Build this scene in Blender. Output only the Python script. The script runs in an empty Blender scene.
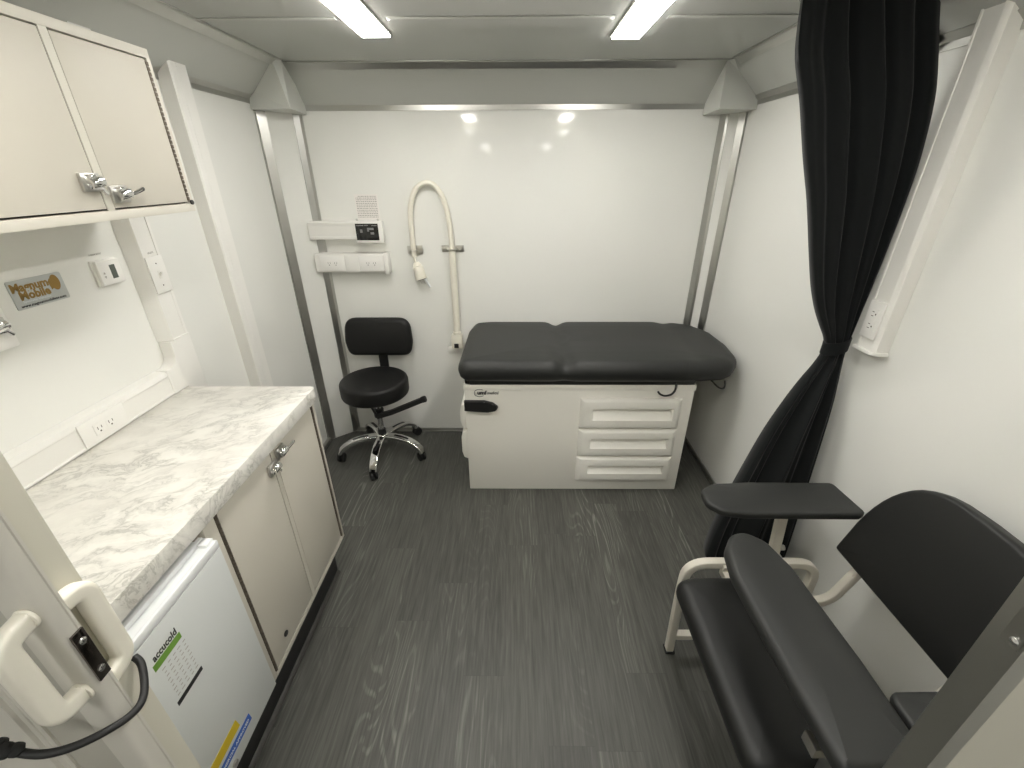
import bpy, bmesh, math, random
from mathutils import Vector, Matrix
random.seed(7)
C = bpy.context.scene.collection
PI = math.pi
SC = bpy.context.scene

# ------------------------------------------------------------------ materials
def mat(name, col, rough=.5, metal=0.0, spec=.5, coat=0.0):
    m = bpy.data.materials.new(name); m.use_nodes = True
    b = m.node_tree.nodes['Principled BSDF']
    b.inputs['Base Color'].default_value = (*col, 1)
    b.inputs['Roughness'].default_value = rough
    b.inputs['Metallic'].default_value = metal
    b.inputs['Specular IOR Level'].default_value = spec
    b.inputs['Coat Weight'].default_value = coat
    return m
def nd(m, t, **kw):
    n = m.node_tree.nodes.new(t)
    for k, v in kw.items(): setattr(n, k, v)
    return n
def lk(m, a, b): m.node_tree.links.new(a, b)
def bsdf(m): return m.node_tree.nodes['Principled BSDF']
def ramp(m, fac, stops):
    r = nd(m, 'ShaderNodeValToRGB')
    el = r.color_ramp.elements
    while len(el) < len(stops): el.new(.5)
    for e, (p, c) in zip(el, stops):
        e.position = p; e.color = (*c, 1) if len(c) == 3 else c
    lk(m, fac, r.inputs[0]); return r.outputs[0]
def coords(m, scale=(1,1,1), rot=(0,0,0), kind='Object'):
    t = nd(m, 'ShaderNodeTexCoord'); mp = nd(m, 'ShaderNodeMapping')
    mp.inputs['Scale'].default_value = scale; mp.inputs['Rotation'].default_value = rot
    lk(m, t.outputs[kind], mp.inputs[0]); return mp.outputs[0]
def noise(m, vec, scale, detail=4, rough=.5, dist=0):
    n = nd(m, 'ShaderNodeTexNoise')
    n.inputs['Scale'].default_value = scale; n.inputs['Detail'].default_value = detail
    n.inputs['Roughness'].default_value = rough; n.inputs['Distortion'].default_value = dist
    lk(m, vec, n.inputs['Vector']); return n
def bump(m, h, strength, dist=.002):
    b = nd(m, 'ShaderNodeBump'); b.inputs['Strength'].default_value = strength
    b.inputs['Distance'].default_value = dist
    lk(m, h, b.inputs['Height']); lk(m, b.outputs[0], bsdf(m).inputs['Normal'])

def vary(m, scale, c1, c2, detail=3):
    n = noise(m, coords(m), scale, detail)
    lk(m, ramp(m, n.outputs[0], [(.3, c1), (.7, c2)]), bsdf(m).inputs['Base Color'])

M = {}
M['gel'] = mat('glossy_white_wall_panel', (.80,.80,.765), .06, spec=.5)
vary(M['gel'], 1.2, (.79,.79,.755), (.81,.81,.775))
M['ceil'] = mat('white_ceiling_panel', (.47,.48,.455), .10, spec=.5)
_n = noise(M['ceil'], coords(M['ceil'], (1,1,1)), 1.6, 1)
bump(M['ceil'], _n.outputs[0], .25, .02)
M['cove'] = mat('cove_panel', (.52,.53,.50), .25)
M['pvc'] = mat('white_plastic', (.80,.79,.755), .35)
M['pvc2'] = mat('white_outlet_plastic', (.84,.83,.80), .3)
M['cap'] = mat('corner_cap_plastic', (.62,.63,.595), .4)
M['cab'] = mat('greige_laminate', (.68,.645,.565), .5, spec=.3)
vary(M['cab'], 3, (.575,.545,.475), (.595,.565,.495))
M['cabw'] = mat('cabinet_edge_white', (.65,.625,.555), .45, spec=.3)
M['hinge'] = mat('bronze_hinge', (.17,.145,.115), .45, .6)
M['cove_base'] = mat('charcoal_vinyl_base', (.055,.053,.050), .25)
M['gap'] = mat('dark_gap', (.03,.026,.022), .7)  # near-black sheets and strips using it stand for shade in the door gaps
M['alu'] = mat('brushed_aluminium', (.50,.50,.475), .33, 1.0)
M['chrome'] = mat('chrome', (.78,.78,.78), .09, 1.0)
M['steel'] = mat('satin_steel', (.60,.59,.56), .28, 1.0)
M['darksteel'] = mat('dark_mirror_steel', (.16,.14,.13), .15, 1.0)
M['vinyl'] = mat('black_vinyl', (.009,.0095,.0092), .46, spec=.42)
_n = noise(M['vinyl'], coords(M['vinyl']), 420, 2); bump(M['vinyl'], _n.outputs[0], .10, .001)
M['vinyl2'] = mat('grey_black_vinyl', (.019,.020,.0192), .5, spec=.42)
_n = noise(M['vinyl2'], coords(M['vinyl2']), 420, 2); bump(M['vinyl2'], _n.outputs[0], .10, .001)
M['vinyl3'] = mat('stool_vinyl', (.008,.008,.008), .5, spec=.35)
M['black'] = mat('black_plastic', (.012,.012,.012), .4)
M['rubber'] = mat('black_rubber', (.010,.010,.010), .6)
M['cloth'] = mat('black_curtain_cloth', (.0088,.0100,.0104), .9, spec=.12)
bsdf(M['cloth']).inputs['Sheen Weight'].default_value = .12
bsdf(M['cloth']).inputs['Sheen Roughness'].default_value = .5
_n = noise(M['cloth'], coords(M['cloth'], (1,1,1)), 600, 2); bump(M['cloth'], _n.outputs[0], .2, .001)
M['cream'] = mat('cream_plastic_handle', (.80,.77,.67), .28)
M['doorp'] = mat('door_inset_panel', (.47,.455,.40), .4)
M['part'] = mat('partition_paint', (.60,.58,.495), .42)
M['doorf'] = mat('door_frame', (.62,.60,.54), .38)
M['frame'] = mat('beige_powder_coat', (.60,.57,.50), .4)
M['tablew'] = mat('exam_table_steel_paint', (.87,.85,.785), .35)
M['drawer'] = mat('drawer_plastic', (.88,.865,.805), .4)
M['fridge'] = mat('fridge_white', (.66,.68,.67), .32)
M['fridget'] = mat('fridge_top_white', (.84,.86,.87), .25)
M['ink'] = mat('black_ink', (.02,.02,.02), .5)
M['greyink'] = mat('grey_ink', (.28,.27,.25), .6)
M['paleink'] = mat('pale_grey_ink', (.42,.40,.37), .6)
M['green'] = mat('green_print', (.16,.33,.05), .4)
M['yellow'] = mat('yellow_print', (.62,.46,.02), .4)
M['blue'] = mat('blue_print', (.02,.10,.42), .4)
M['whiteink'] = mat('white_ink', (.75,.78,.8), .5)
M['gold'] = mat('gold_print', (.30,.185,.045), .4, .2)
M['plaque'] = mat('plaque_metal', (.52,.54,.53), .4, .5)
M['lcd'] = mat('grey_lcd', (.10,.115,.10), .25)
M['screen'] = mat('black_glass_panel', (.012,.012,.012), .12)
M['led'] = mat('unlit_icons', (.20,.20,.20), .5)
M['paper'] = mat('printed_paper', (.80,.77,.74), .7)
M['socket'] = mat('socket_dark', (.09,.08,.07), .6)
M['light'] = bpy.data.materials.new('lit_diffuser'); M['light'].use_nodes = True
_b = bsdf(M['light']); _b.inputs['Base Color'].default_value = (.9,.9,.88,1)
_b.inputs['Emission Color'].default_value = (1.0,.972,.915,1); _b.inputs['Emission Strength'].default_value = 48

# dark wood plank floor, planks run along y
def make_floor():
    m = mat('dark_wood_plank_vinyl', (.05,.05,.05), .42, spec=.4)
    t = nd(m, 'ShaderNodeTexCoord')
    sep = nd(m, 'ShaderNodeSeparateXYZ'); lk(m, t.outputs['Object'], sep.inputs[0])
    def mth(op, a, b=None):
        n = nd(m, 'ShaderNodeMath', operation=op)
        for i, v in enumerate((a, b)):
            if v is None: continue
            if isinstance(v, (int, float)): n.inputs[i].default_value = v
            else: lk(m, v, n.inputs[i])
        return n.outputs[0]
    def rnd(*c):
        v = nd(m, 'ShaderNodeCombineXYZ')
        for i, k in enumerate(c): lk(m, k, v.inputs[i])
        n = nd(m, 'ShaderNodeTexWhiteNoise', noise_dimensions='3D'); lk(m, v.outputs[0], n.inputs['Vector']); return n
    PW, PL = .152, .92
    rx = mth('DIVIDE', mth('ADD', sep.outputs[0], .043), PW); row = mth('FLOOR', rx)
    ry = mth('ADD', mth('DIVIDE', sep.outputs[1], PL), mth('MULTIPLY', rnd(row).outputs[0], 7.0)); col_ = mth('FLOOR', ry)
    pid = rnd(row, col_)
    fx, fy = mth('FRACT', rx), mth('FRACT', ry)
    ex = mth('MULTIPLY', mth('MINIMUM', fx, mth('SUBTRACT', 1, fx)), PW); ey = mth('MULTIPLY', mth('MINIMUM', fy, mth('SUBTRACT', 1, fy)), PL)
    seam = mth('LESS_THAN', mth('MINIMUM', ex, ey), .0007)
    off = nd(m, 'ShaderNodeVectorMath', operation='SCALE'); lk(m, pid.outputs['Color'], off.inputs[0]); off.inputs['Scale'].default_value = 23.0
    add = nd(m, 'ShaderNodeVectorMath', operation='ADD'); lk(m, t.outputs['Object'], add.inputs[0]); lk(m, off.outputs[0], add.inputs[1])
    def stretched(sx, sy):
        mp = nd(m, 'ShaderNodeMapping'); mp.inputs['Scale'].default_value = (sx, sy, 1); lk(m, add.outputs[0], mp.inputs[0]); return mp.outputs[0]
    fine = noise(m, stretched(120, 5.0), 1.0, 5, .6, .3)
    # cathedral figure: rings of a stretched field, stronger on some planks
    fld = noise(m, stretched(7.0, 1.0), 1.0, 1.2, .4, .1)
    sn = mth('SINE', mth('MULTIPLY', fld.outputs[0], 165))
    figure = ramp(m, sn, [(.45,(0,0,0)),(1.0,(1,1,1))])
    area = noise(m, stretched(4.5, .9), 1.0, 2)
    amask = ramp(m, area.outputs[0], [(.42,(0,0,0)),(.60,(1,1,1))])
    pm = ramp(m, pid.outputs[0], [(.30,(.15,.15,.15)),(.8,(1,1,1))])
    brk = ramp(m, fine.outputs[0], [(.38,(.15,.15,.15)),(.6,(1,1,1))])
    fac = mth('MULTIPLY', mth('MULTIPLY', mth('MULTIPLY', figure, amask), pm), mth('MULTIPLY', brk, .8))
    base = ramp(m, fine.outputs[0], [(.28,(.050,.050,.045)),(.50,(.078,.078,.070)),(.76,(.115,.115,.103))])
    tone = nd(m, 'ShaderNodeMix', data_type='RGBA', blend_type='MULTIPLY'); tone.inputs[0].default_value = 1
    lk(m, base, tone.inputs[6]); lk(m, ramp(m, pid.outputs[0], [(0,(.88,.88,.88)),(1,(1.09,1.09,1.08))]), tone.inputs[7])
    mx = nd(m, 'ShaderNodeMix', data_type='RGBA'); lk(m, fac, mx.inputs[0]); lk(m, tone.outputs[2], mx.inputs[6]); mx.inputs[7].default_value = (.23,.23,.207,1)
    mo = nd(m, 'ShaderNodeMix', data_type='RGBA'); lk(m, mth('MULTIPLY', seam, .55), mo.inputs[0]); lk(m, mx.outputs[2], mo.inputs[6]); mo.inputs[7].default_value = (.045,.045,.041,1)
    lk(m, mo.outputs[2], bsdf(m).inputs['Base Color'])
    lk(m, ramp(m, fine.outputs[0], [(.3,(.40,.40,.40)),(.8,(.52,.52,.52))]), bsdf(m).inputs['Roughness'])
    bump(m, fine.outputs[0], .12, .0015)
    return m
M['floor'] = make_floor()

def make_marble():
    m = mat('grey_veined_marble_laminate', (.8,.78,.72), .3)
    v = coords(m, (1,1,1), (0,0,-.50))
    w = noise(m, v, 7, 4, .6)
    sc = nd(m, 'ShaderNodeVectorMath', operation='SCALE'); lk(m, w.outputs['Color'], sc.inputs[0]); sc.inputs['Scale'].default_value = .11
    ad = nd(m, 'ShaderNodeVectorMath', operation='ADD'); lk(m, v, ad.inputs[0]); lk(m, sc.outputs[0], ad.inputs[1])
    mp = nd(m, 'ShaderNodeMapping'); mp.inputs['Scale'].default_value = (7.5, 17.0, 12.0); lk(m, ad.outputs[0], mp.inputs[0])
    n = noise(m, mp.outputs[0], 1.0, 6, .62, .35)
    vein = ramp(m, n.outputs[0], [(.40,(0,0,0)),(.485,(.55,.55,.55)),(.505,(.95,.95,.95)),(.525,(.35,.35,.35)),(.62,(0,0,0))])
    n2 = noise(m, mp.outputs[0], .45, 3, .6)
    msk = ramp(m, n2.outputs[0], [(.38,(.10,.10,.10)),(.62,(1,1,1))])
    mu = nd(m, 'ShaderNodeMath', operation='MULTIPLY'); lk(m, vein, mu.inputs[0]); lk(m, msk, mu.inputs[1])
    mu2 = nd(m, 'ShaderNodeMath', operation='MULTIPLY'); lk(m, mu.outputs[0], mu2.inputs[0]); mu2.inputs[1].default_value = .8
    cl = noise(m, mp.outputs[0], .7, 4)
    basec = ramp(m, cl.outputs[0], [(.3,(.75,.73,.68)),(.6,(.84,.825,.775))])
    mx = nd(m, 'ShaderNodeMix', data_type='RGBA'); lk(m, mu2.outputs[0], mx.inputs[0]); lk(m, basec, mx.inputs[6]); mx.inputs[7].default_value = (.38,.37,.335,1)
    lk(m, mx.outputs[2], bsdf(m).inputs['Base Color'])
    return m
M['marble'] = make_marble()

# ------------------------------------------------------------------ mesh helpers (all in world metres)
def box(bm, x0, x1, y0, y1, z0, z1, bev=0.0, seg=2):
    t = bmesh.new()
    vs = [t.verts.new((x, y, z)) for x in (x0, x1) for y in (y0, y1) for z in (z0, z1)]
    for f in ((0,1,3,2),(4,6,7,5),(0,4,5,1),(2,3,7,6),(0,2,6,4),(1,5,7,3)): t.faces.new([vs[i] for i in f])
    if bev: bmesh.ops.bevel(t, geom=t.edges[:], offset=bev, segments=seg, profile=.5, affect='EDGES')
    merge(bm, t)
def merge(bm, t, mtx=None):
    if mtx is not None: bmesh.ops.transform(t, matrix=mtx, verts=t.verts)
    mp = {v: bm.verts.new(v.co) for v in t.verts}
    for f in t.faces:
        try: bm.faces.new([mp[v] for v in f.verts])
        except ValueError: pass
    t.free()
def prism(bm, pts, ax, a, b, bev=0.0):
    """polygon in the plane across axis ax ('x': pts are (y,z), 'y': (x,z), 'z': (x,y)) extruded from a to b"""
    t = bmesh.new()
    def P(p, w): return {'x': (w, p[0], p[1]), 'y': (p[0], w, p[1]), 'z': (p[0], p[1], w)}[ax]
    A = [t.verts.new(P(p, a)) for p in pts]; B = [t.verts.new(P(p, b)) for p in pts]
    n = len(pts); t.faces.new(A); t.faces.new(B[::-1])
    for i in range(n): t.faces.new([A[i], B[i], B[(i+1)%n], A[(i+1)%n]])
    bmesh.ops.recalc_face_normals(t, faces=t.faces)
    if bev: bmesh.ops.bevel(t, geom=t.edges[:], offset=bev, segments=2, profile=.5, affect='EDGES')
    merge(bm, t)
def cyl(bm, p, q, r, r2=None, n=24, bev=0.0):
    p, q = Vector(p), Vector(q); d = q - p
    t = bmesh.new()
    bmesh.ops.create_cone(t, cap_ends=True, segments=n, radius1=r, radius2=r if r2 is None else r2, depth=d.length)
    if bev:
        es = [e for e in t.edges if abs(e.verts[0].co.z - e.verts[1].co.z) < 1e-6]
        bmesh.ops.bevel(t, geom=es, offset=bev, segments=2, profile=.5, affect='EDGES')
    merge(bm, t, Matrix.Translation((p+q)/2) @ d.to_track_quat('Z', 'Y').to_matrix().to_4x4())
def smooth_path(pts, sub=6):
    P = [Vector(p) for p in pts]; out = []
    for i in range(len(P)-1):
        p0 = P[max(i-1,0)]; p1 = P[i]; p2 = P[i+1]; p3 = P[min(i+2,len(P)-1)]
        for k in range(sub):
            t = k/sub
            out.append(.5*((2*p1)+(p2-p0)*t+(2*p0-5*p1+4*p2-p3)*t*t+(3*p1-p0-3*p2+p3)*t**3))
    out.append(P[-1]); return out
def fillet(pts, r, seg=6, closed=False):
    """round the inner corners of a polyline (2D or 3D)"""
    P = [Vector(p) for p in pts]; n = len(P); out = []
    for i in range(n):
        if not closed and i in (0, n-1): out.append(P[i]); continue
        a, b, c = P[i-1], P[i], P[(i+1)%n]
        rr = r[i] if isinstance(r, (list, tuple)) else r
        u, v = (a-b), (c-b); lu, lv = u.length, v.length
        if rr <= 0 or lu < 1e-9 or lv < 1e-9: out.append(b); continue
        u /= lu; v /= lv
        ang = u.angle(v)
        if ang > PI-.02: out.append(b); continue
        d = min(rr/math.tan(ang/2), lu*.49, lv*.49); s, e = b+u*d, b+v*d
        for k in range(seg+1):
            t = k/seg; out.append((1-t)**2*s + 2*t*(1-t)*b + t*t*e)
    return out
def sweep(bm, path, prof, up=(0,0,1), closed=False, scale=None):
    """sweep a closed 2D profile along a polyline; 'up' fixes the roll"""
    P = [Vector(p) for p in path]; n = len(P); rings = []
    up = Vector(up); prev = None
    for i in range(n):
        if closed: tg = (P[(i+1)%n]-P[i-1])
        else: tg = P[min(i+1,n-1)]-P[max(i-1,0)]
        tg.normalize()
        side = tg.cross(up)
        if side.length < 1e-3: side = prev if prev is not None else tg.orthogonal()
        side.normalize(); prev = side; w = side.cross(tg).normalized()
        s = scale[i] if scale else 1
        rings.append([bm.verts.new(P[i] + side*a*s + w*b*s) for a, b in prof])
    m = len(prof)
    for i in range(n if closed else n-1):
        A, B = rings[i], rings[(i+1)%n]
        for j in range(m): bm.faces.new([A[j], A[(j+1)%m], B[(j+1)%m], B[j]])
    if not closed: bm.faces.new(rings[0][::-1]); bm.faces.new(rings[-1])
def circ(r, n=14, ry=None): return [(r*math.cos(2*PI*k/n), (ry or r)*math.sin(2*PI*k/n)) for k in range(n)]
def rect(w, h, r=.003):
    c = [(-w/2,-h/2),(w/2,-h/2),(w/2,h/2),(-w/2,h/2)]
    return [(p.x, p.y) for p in fillet([(a,b,0) for a,b in c], r, 3, True)]
def tube(bm, pts, r, n=14, sub=6, up=(0,0,1), smooth=True):
    sweep(bm, smooth_path(pts, sub) if smooth else pts, circ(r, n), up)
def resample(pts, n):
    P = [Vector(p) for p in pts]; L = [0]
    for i in range(len(P)): L.append(L[-1] + (P[(i+1)%len(P)]-P[i]).length)
    out = []; j = 0
    for k in range(n):
        s = L[-1]*k/n
        while L[j+1] < s: j += 1
        t = (s-L[j])/max(L[j+1]-L[j],1e-9); out.append(P[j].lerp(P[(j+1)%len(P)], t))
    return out
def pad(bm, outline, thick, r, mtx, crown=.006, radii=.03, n=120, flat_bottom=True):
    """upholstered pad: outline (u,v) with rounded corners, rolled edge r, crowned top"""
    P = fillet([(a,b,0) for a,b in outline], radii, 8, True)
    area = sum(P[i].x*P[(i+1)%len(P)].y-P[(i+1)%len(P)].x*P[i].y for i in range(len(P)))
    if area < 0: P.reverse()
    P = resample(P, n)
    cx = sum(p.x for p in P)/n; cy = sum(p.y for p in P)/n
    nor = []
    for i in range(n):
        t = P[(i+1)%n]-P[i-1]; nor.append(Vector((t.y,-t.x,0)).normalized())
    def inset(d): return [p - nn*d for p, nn in zip(P, nor)]
    rings = []
    rb = min(r, thick*.5) if not flat_bottom else min(r*.5, thick*.35)
    for k in range(4):
        a = -PI/2 + (PI/2)*k/3
        rings.append((inset(rb*(1-math.cos(a))), rb*(1+math.sin(a))))
    for k in range(7):
        a = (PI/2)*k/6
        rt = min(r, thick-rb); rings.append((inset(r*(1-math.cos(a))), thick-rt+rt*math.sin(a)))
    last = rings[-1][0]
    for f, g in ((.12,.35),(.3,.7),(.55,.93),(.8,1.0)):
        rings.append(([p.lerp(Vector((cx,cy,0)), f) for p in last], thick+crown*g))
    t = bmesh.new(); V = []
    for pts, h in rings: V.append([t.verts.new((p.x,p.y,h)) for p in pts])
    for A, B in zip(V, V[1:]):
        for j in range(n): t.faces.new([A[j], A[(j+1)%n], B[(j+1)%n], B[j]])
    t.faces.new(V[0][::-1]); t.faces.new(V[-1])
    merge(bm, t, mtx)
def frame_mtx(o, u, v):
    u = Vector(u).normalized(); v = Vector(v).normalized(); w = u.cross(v).normalized()
    m = Matrix((u, v, w)).transposed().to_4x4(); m.translation = Vector(o); return m
def lathe(bm, prof, o=(0,0,0), n=32, mtx=None):
    t = bmesh.new(); R = []
    for r, z in prof:
        R.append([t.verts.new((r*math.cos(2*PI*k/n), r*math.sin(2*PI*k/n), z)) for k in range(n)] if r > 1e-6 else [t.verts.new((0,0,z))])
    for A, B in zip(R, R[1:]):
        for k in range(n):
            a = [A[k%len(A)], A[(k+1)%len(A)]] if len(A) > 1 else [A[0]]
            b = [B[(k+1)%len(B)], B[k%len(B)]] if len(B) > 1 else [B[0]]
            t.faces.new(a+b)
    for A in (R[0], R[-1]):
        if len(A) > 1: t.faces.new(A)
    bmesh.ops.recalc_face_normals(t, faces=t.faces)
    merge(bm, t, mtx if mtx is not None else Matrix.Translation(o))

# ------------------------------------------------------------------ object helpers
def wloc(o):
    v = Vector((0,0,0))
    while o is not None: v += o.location; o = o.parent
    return v
def obj(name, bm, m, parent=None, sharp=38, loc=None):
    bmesh.ops.remove_doubles(bm, verts=bm.verts, dist=1e-6)
    bmesh.ops.recalc_face_normals(bm, faces=bm.faces)
    base = wloc(parent) if parent is not None else Vector(loc or (0,0,0))
    if base.length > 0: bmesh.ops.translate(bm, verts=bm.verts, vec=-base)
    lim = math.radians(sharp)
    for f in bm.faces: f.smooth = True
    for e in bm.edges: e.smooth = not (len(e.link_faces) != 2 or e.calc_face_angle(0) > lim)
    me = bpy.data.meshes.new(name); bm.to_mesh(me); bm.free()
    me.materials.append(m)
    o = bpy.data.objects.new(name, me); C.objects.link(o)
    if parent is not None: o.parent = parent
    elif loc: o.location = loc
    return o
def thing(name, label, cat, loc, group=None):
    o = bpy.data.objects.new(name, None); C.objects.link(o); o.empty_display_size = .05
    o.location = loc; o['label'] = label; o['category'] = cat
    if group: o['group'] = group
    return o
def tag(o, label, cat, group=None):
    o['label'] = label; o['category'] = cat
    if group: o['group'] = group
    return o
def struct(name, bm, m, **k):
    o = obj(name, bm, m, **k); o['kind'] = 'structure'; return o
def part(name, parent, m, fn, **k):
    bm = bmesh.new(); fn(bm); return obj(name, bm, m, parent, **k)
def text(name, s, size, o, right, up, m, parent, depth=.0004, width=None, bold=0.0, shear=0.0):
    cu = bpy.data.curves.new(name, 'FONT'); cu.body = s; cu.size = size; cu.extrude = depth; cu.offset = bold; cu.shear = shear
    cu.resolution_u = 2
    tmp = bpy.data.objects.new(name, cu); C.objects.link(tmp)
    dg = bpy.context.evaluated_depsgraph_get()
    me = bpy.data.meshes.new_from_object(tmp.evaluated_get(dg))
    bpy.data.objects.remove(tmp); bpy.data.curves.remove(cu)
    bm = bmesh.new(); bm.from_mesh(me); bpy.data.meshes.remove(me)
    if width:
        xs = [v.co.x for v in bm.verts]; k = width/(max(xs)-min(xs)); x0 = min(xs)
        for v in bm.verts: v.co.x = (v.co.x-x0)*k
    bmesh.ops.transform(bm, matrix=frame_mtx(o, right, up), verts=bm.verts)
    return obj(name, bm, m, parent)
X, Y, Z = Vector((1,0,0)), Vector((0,1,0)), Vector((0,0,1))

# ------------------------------------------------------------------ room shell
XL, XR, YB, ZC, YR = -1.31, 1.185, 2.664, 2.156, -6.0
b = bmesh.new(); box(b, XL-.05, XR+.05, YR-.05, YB+.05, -.06, 0); struct('floor', b, M['floor'])
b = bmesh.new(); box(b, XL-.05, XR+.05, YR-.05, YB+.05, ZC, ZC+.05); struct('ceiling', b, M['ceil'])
b = bmesh.new(); box(b, XL-.05, XL, YR, YB, 0, ZC); struct('wall_left', b, M['gel'])
b = bmesh.new(); box(b, XR, XR+.05, YR, YB, 0, ZC); struct('wall_right', b, M['gel'])
b = bmesh.new(); box(b, XL-.05, XR+.05, YB, YB+.05, 0, ZC); struct('wall_back', b, M['gel'])
b = bmesh.new(); box(b, XL-.05, XR+.05, YR-.05, YR, 0, ZC); struct('wall_rear', b, M['gel'])
# partition with the doorway the photo is taken through
b = bmesh.new()
box(b, XL, -.4985, .3115, .341, 0, ZC)
box(b, .581, XR, .312, .341, 0, ZC)
box(b, -.4985, .581, .312, .341, 2.06, ZC)
struct('wall_front', b, M['part'])
# aluminium jamb channel on the right edge of the doorway
b = bmesh.new()
prism(b, [(.574,.308),(.574,.345),(.60,.345),(.60,.341),(.581,.341),(.581,.312),(.60,.312),(.60,.308)], 'z', 0.001, 2.06)
struct('trim_1', b, M['alu'])
# strike plate with screw in the jamb
sp = thing('strike_plate', 'dark metal strike plate with a screw in the right door jamb', 'strike plate', (.5735,.327,1.19))
part('plate', sp, M['steel'], lambda b: box(b, .5715, .5738, .311, .330, 1.187, 1.30, .0006))
def _scr(b):
    lathe(b, [(.0050,0),(.0047,.0016),(.003,.0027),(0,.003)], n=16, mtx=frame_mtx((.5715,.317,1.197), Z, Y))
part('screw', sp, M['chrome'], _scr)

# coves
def cove(name, pts, ax, a, c):
    b = bmesh.new(); prism(b, pts, ax, a, c); return struct(name, b, M['cove'])
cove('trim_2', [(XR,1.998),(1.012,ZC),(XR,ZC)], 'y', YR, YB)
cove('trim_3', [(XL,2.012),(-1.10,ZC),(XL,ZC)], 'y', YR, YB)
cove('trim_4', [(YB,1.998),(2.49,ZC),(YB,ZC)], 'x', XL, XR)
def angle_strip(name, ax, a, c, wall, s, zlow, zt):
    """lower cove trim: flat flange on the wall, bent up on to the cove"""
    b = bmesh.new()
    pts = [(wall,zlow),(wall+s*.004,zlow),(wall+s*.005,zt),(wall+s*.024,zt+.018),(wall+s*.022,zt+.021),(wall,zt+.002)]
    prism(b, pts, ax, a, c); return struct(name, b, M['alu'])
angle_strip('trim_5', 'x', XL+.02, XR-.02, YB, -1, 1.978, 2.003)
angle_strip('trim_6', 'y', YR, YB-.02, XL, 1, 1.992, 2.011)
angle_strip('trim_7', 'y', YR, YB-.02, XR, -1, 1.978, 1.997)
def top_strip(name, ax, a, c, e, s):
    """upper cove trim: flange on the ceiling, bent down along the cove; e is the cove edge on the ceiling"""
    b = bmesh.new()
    pts = [(e-s*.016,ZC),(e-s*.016,ZC-.003),(e-s*.001,ZC-.004),(e+s*.022,ZC-.026),(e+s*.026,ZC-.022),(e+s*.004,ZC)]
    prism(b, pts, ax, a, c); return struct(name, b, M['alu'])
top_strip('trim_8', 'x', -1.08, .99, 2.49, 1)
top_strip('trim_9', 'y', YR, 2.44, -1.10, -1)
top_strip('trim_10', 'y', YR, 2.44, 1.012, 1)
# seam strip across the ceiling
b = bmesh.new()
for x0, x1 in ((-1.08,-.615),(-.44,.335),(.515,.99)): box(b, x0, x1, 1.845, 1.875, ZC-.003, ZC, .001)
struct('trim_11', b, M['cove'])
# chamfered corner panels with an aluminium angle on both edges
def corner(name, p, q, inward):
    b = bmesh.new()
    prism(b, [p, q, (p[0] if abs(p[0])>abs(q[0]) else q[0], YB)], 'z', 0, 1.99)
    return struct(name, b, M['gel'])
corner('trim_12', (XL,2.53), (-1.150,YB), 1)
corner('trim_13', (XR,2.60), (1.108,YB), -1)
def vstrip(name, a, c):
    """upright angle strip: two thin leaves folded along the corner, a and c lists of (x,y)"""
    b = bmesh.new(); prism(b, a, 'z', 0, 1.985); prism(b, c, 'z', 0, 1.985); return struct(name, b, M['alu'])
def leaf(p, d, w, n, t=.004):
    p = Vector((p[0],p[1])); d = Vector(d).normalized(); n = Vector(n).normalized()
    q = p + d*w
    return [tuple(p), tuple(q), tuple(q+n*t), tuple(p+n*t)]
dl = Vector((-1.150+1.31, YB-2.53)).normalized(); nl = Vector((dl.y, -dl.x))
vstrip('trim_14', leaf((XL,2.53), dl, .046, nl), leaf((XL,2.53), (0,-1), .014, (1,0)))
vstrip('trim_15', leaf((-1.150,YB), -dl, .034, nl), leaf((-1.150,YB), (1,0), .018, (0,-1)))
dr = Vector((XR-1.108, 2.60-YB)).normalized(); nr = Vector((dr.y, -dr.x))
if nr.y > 0: nr = -nr
vstrip('trim_16', leaf((1.108,YB), dr, .016, nr), leaf((1.108,YB), (-1,0), .032, (0,-1)))
vstrip('trim_17', leaf((XR,2.60), -dr, .036, nr), leaf((XR,2.60), (0,-1), .014, (-1,0)))
# corner caps under the cove
def corner_cap(name, A, A2, Bv, Cv, C2, ap, ap2, cor):
    b = bmesh.new()
    V = [b.verts.new(p) for p in (A, A2, Bv, Cv, C2, ap, ap2, (cor[0],cor[1],A[2]), (cor[0],cor[1],ZC))]
    a, a2, bb, c, c2, p, p2, k, kt = V
    for f in ((a,bb,p2,p,a2),(bb,c,c2,p2),(a,k,c,bb),(a,a2,kt,k),(c,k,kt,c2),(a2,p,p2,c2,kt)): b.faces.new(f)
    bmesh.ops.recalc_face_normals(b, faces=b.faces)
    es = [e for e in b.edges if bb in e.verts and (p in e.verts or p2 in e.verts)]
    return struct(name, b, M['cap'], sharp=12)
corner_cap('trim_18', (XL+.004,2.49,1.968), (XL+.004,2.50,2.045), (-1.095,2.452,1.966), (-1.105,YB-.004,1.962), (-1.108,YB-.004,2.035),
           (-1.113,2.40,ZC-.002), (-1.085,2.43,ZC-.002), (XL+.001,YB-.001))
corner_cap('trim_19', (XR-.004,2.50,1.958), (XR-.004,2.51,2.035), (.98,2.452,1.955), (.982,YB-.004,1.950), (.985,YB-.004,2.03),
           (1.03,2.44,ZC-.002), (.995,2.49,ZC-.002), (XR-.001,YB-.001))
# baseboards
b = bmesh.new(); box(b, -1.19, 1.10, YB-.008, YB, 0, .022, .002); box(b, -1.19, 1.10, YB-.02, YB-.008, 0, .006, .002); struct('baseboard_back', b, M['alu'])
b = bmesh.new(); box(b, XL, XL+.022, 1.50, 2.52, 0, .03, .003); struct('baseboard_left', b, M['alu'])
b = bmesh.new(); box(b, XR-.012, XR, .345, 2.59, 0, .03, .003); struct('baseboard_right', b, M['alu'])
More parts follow.
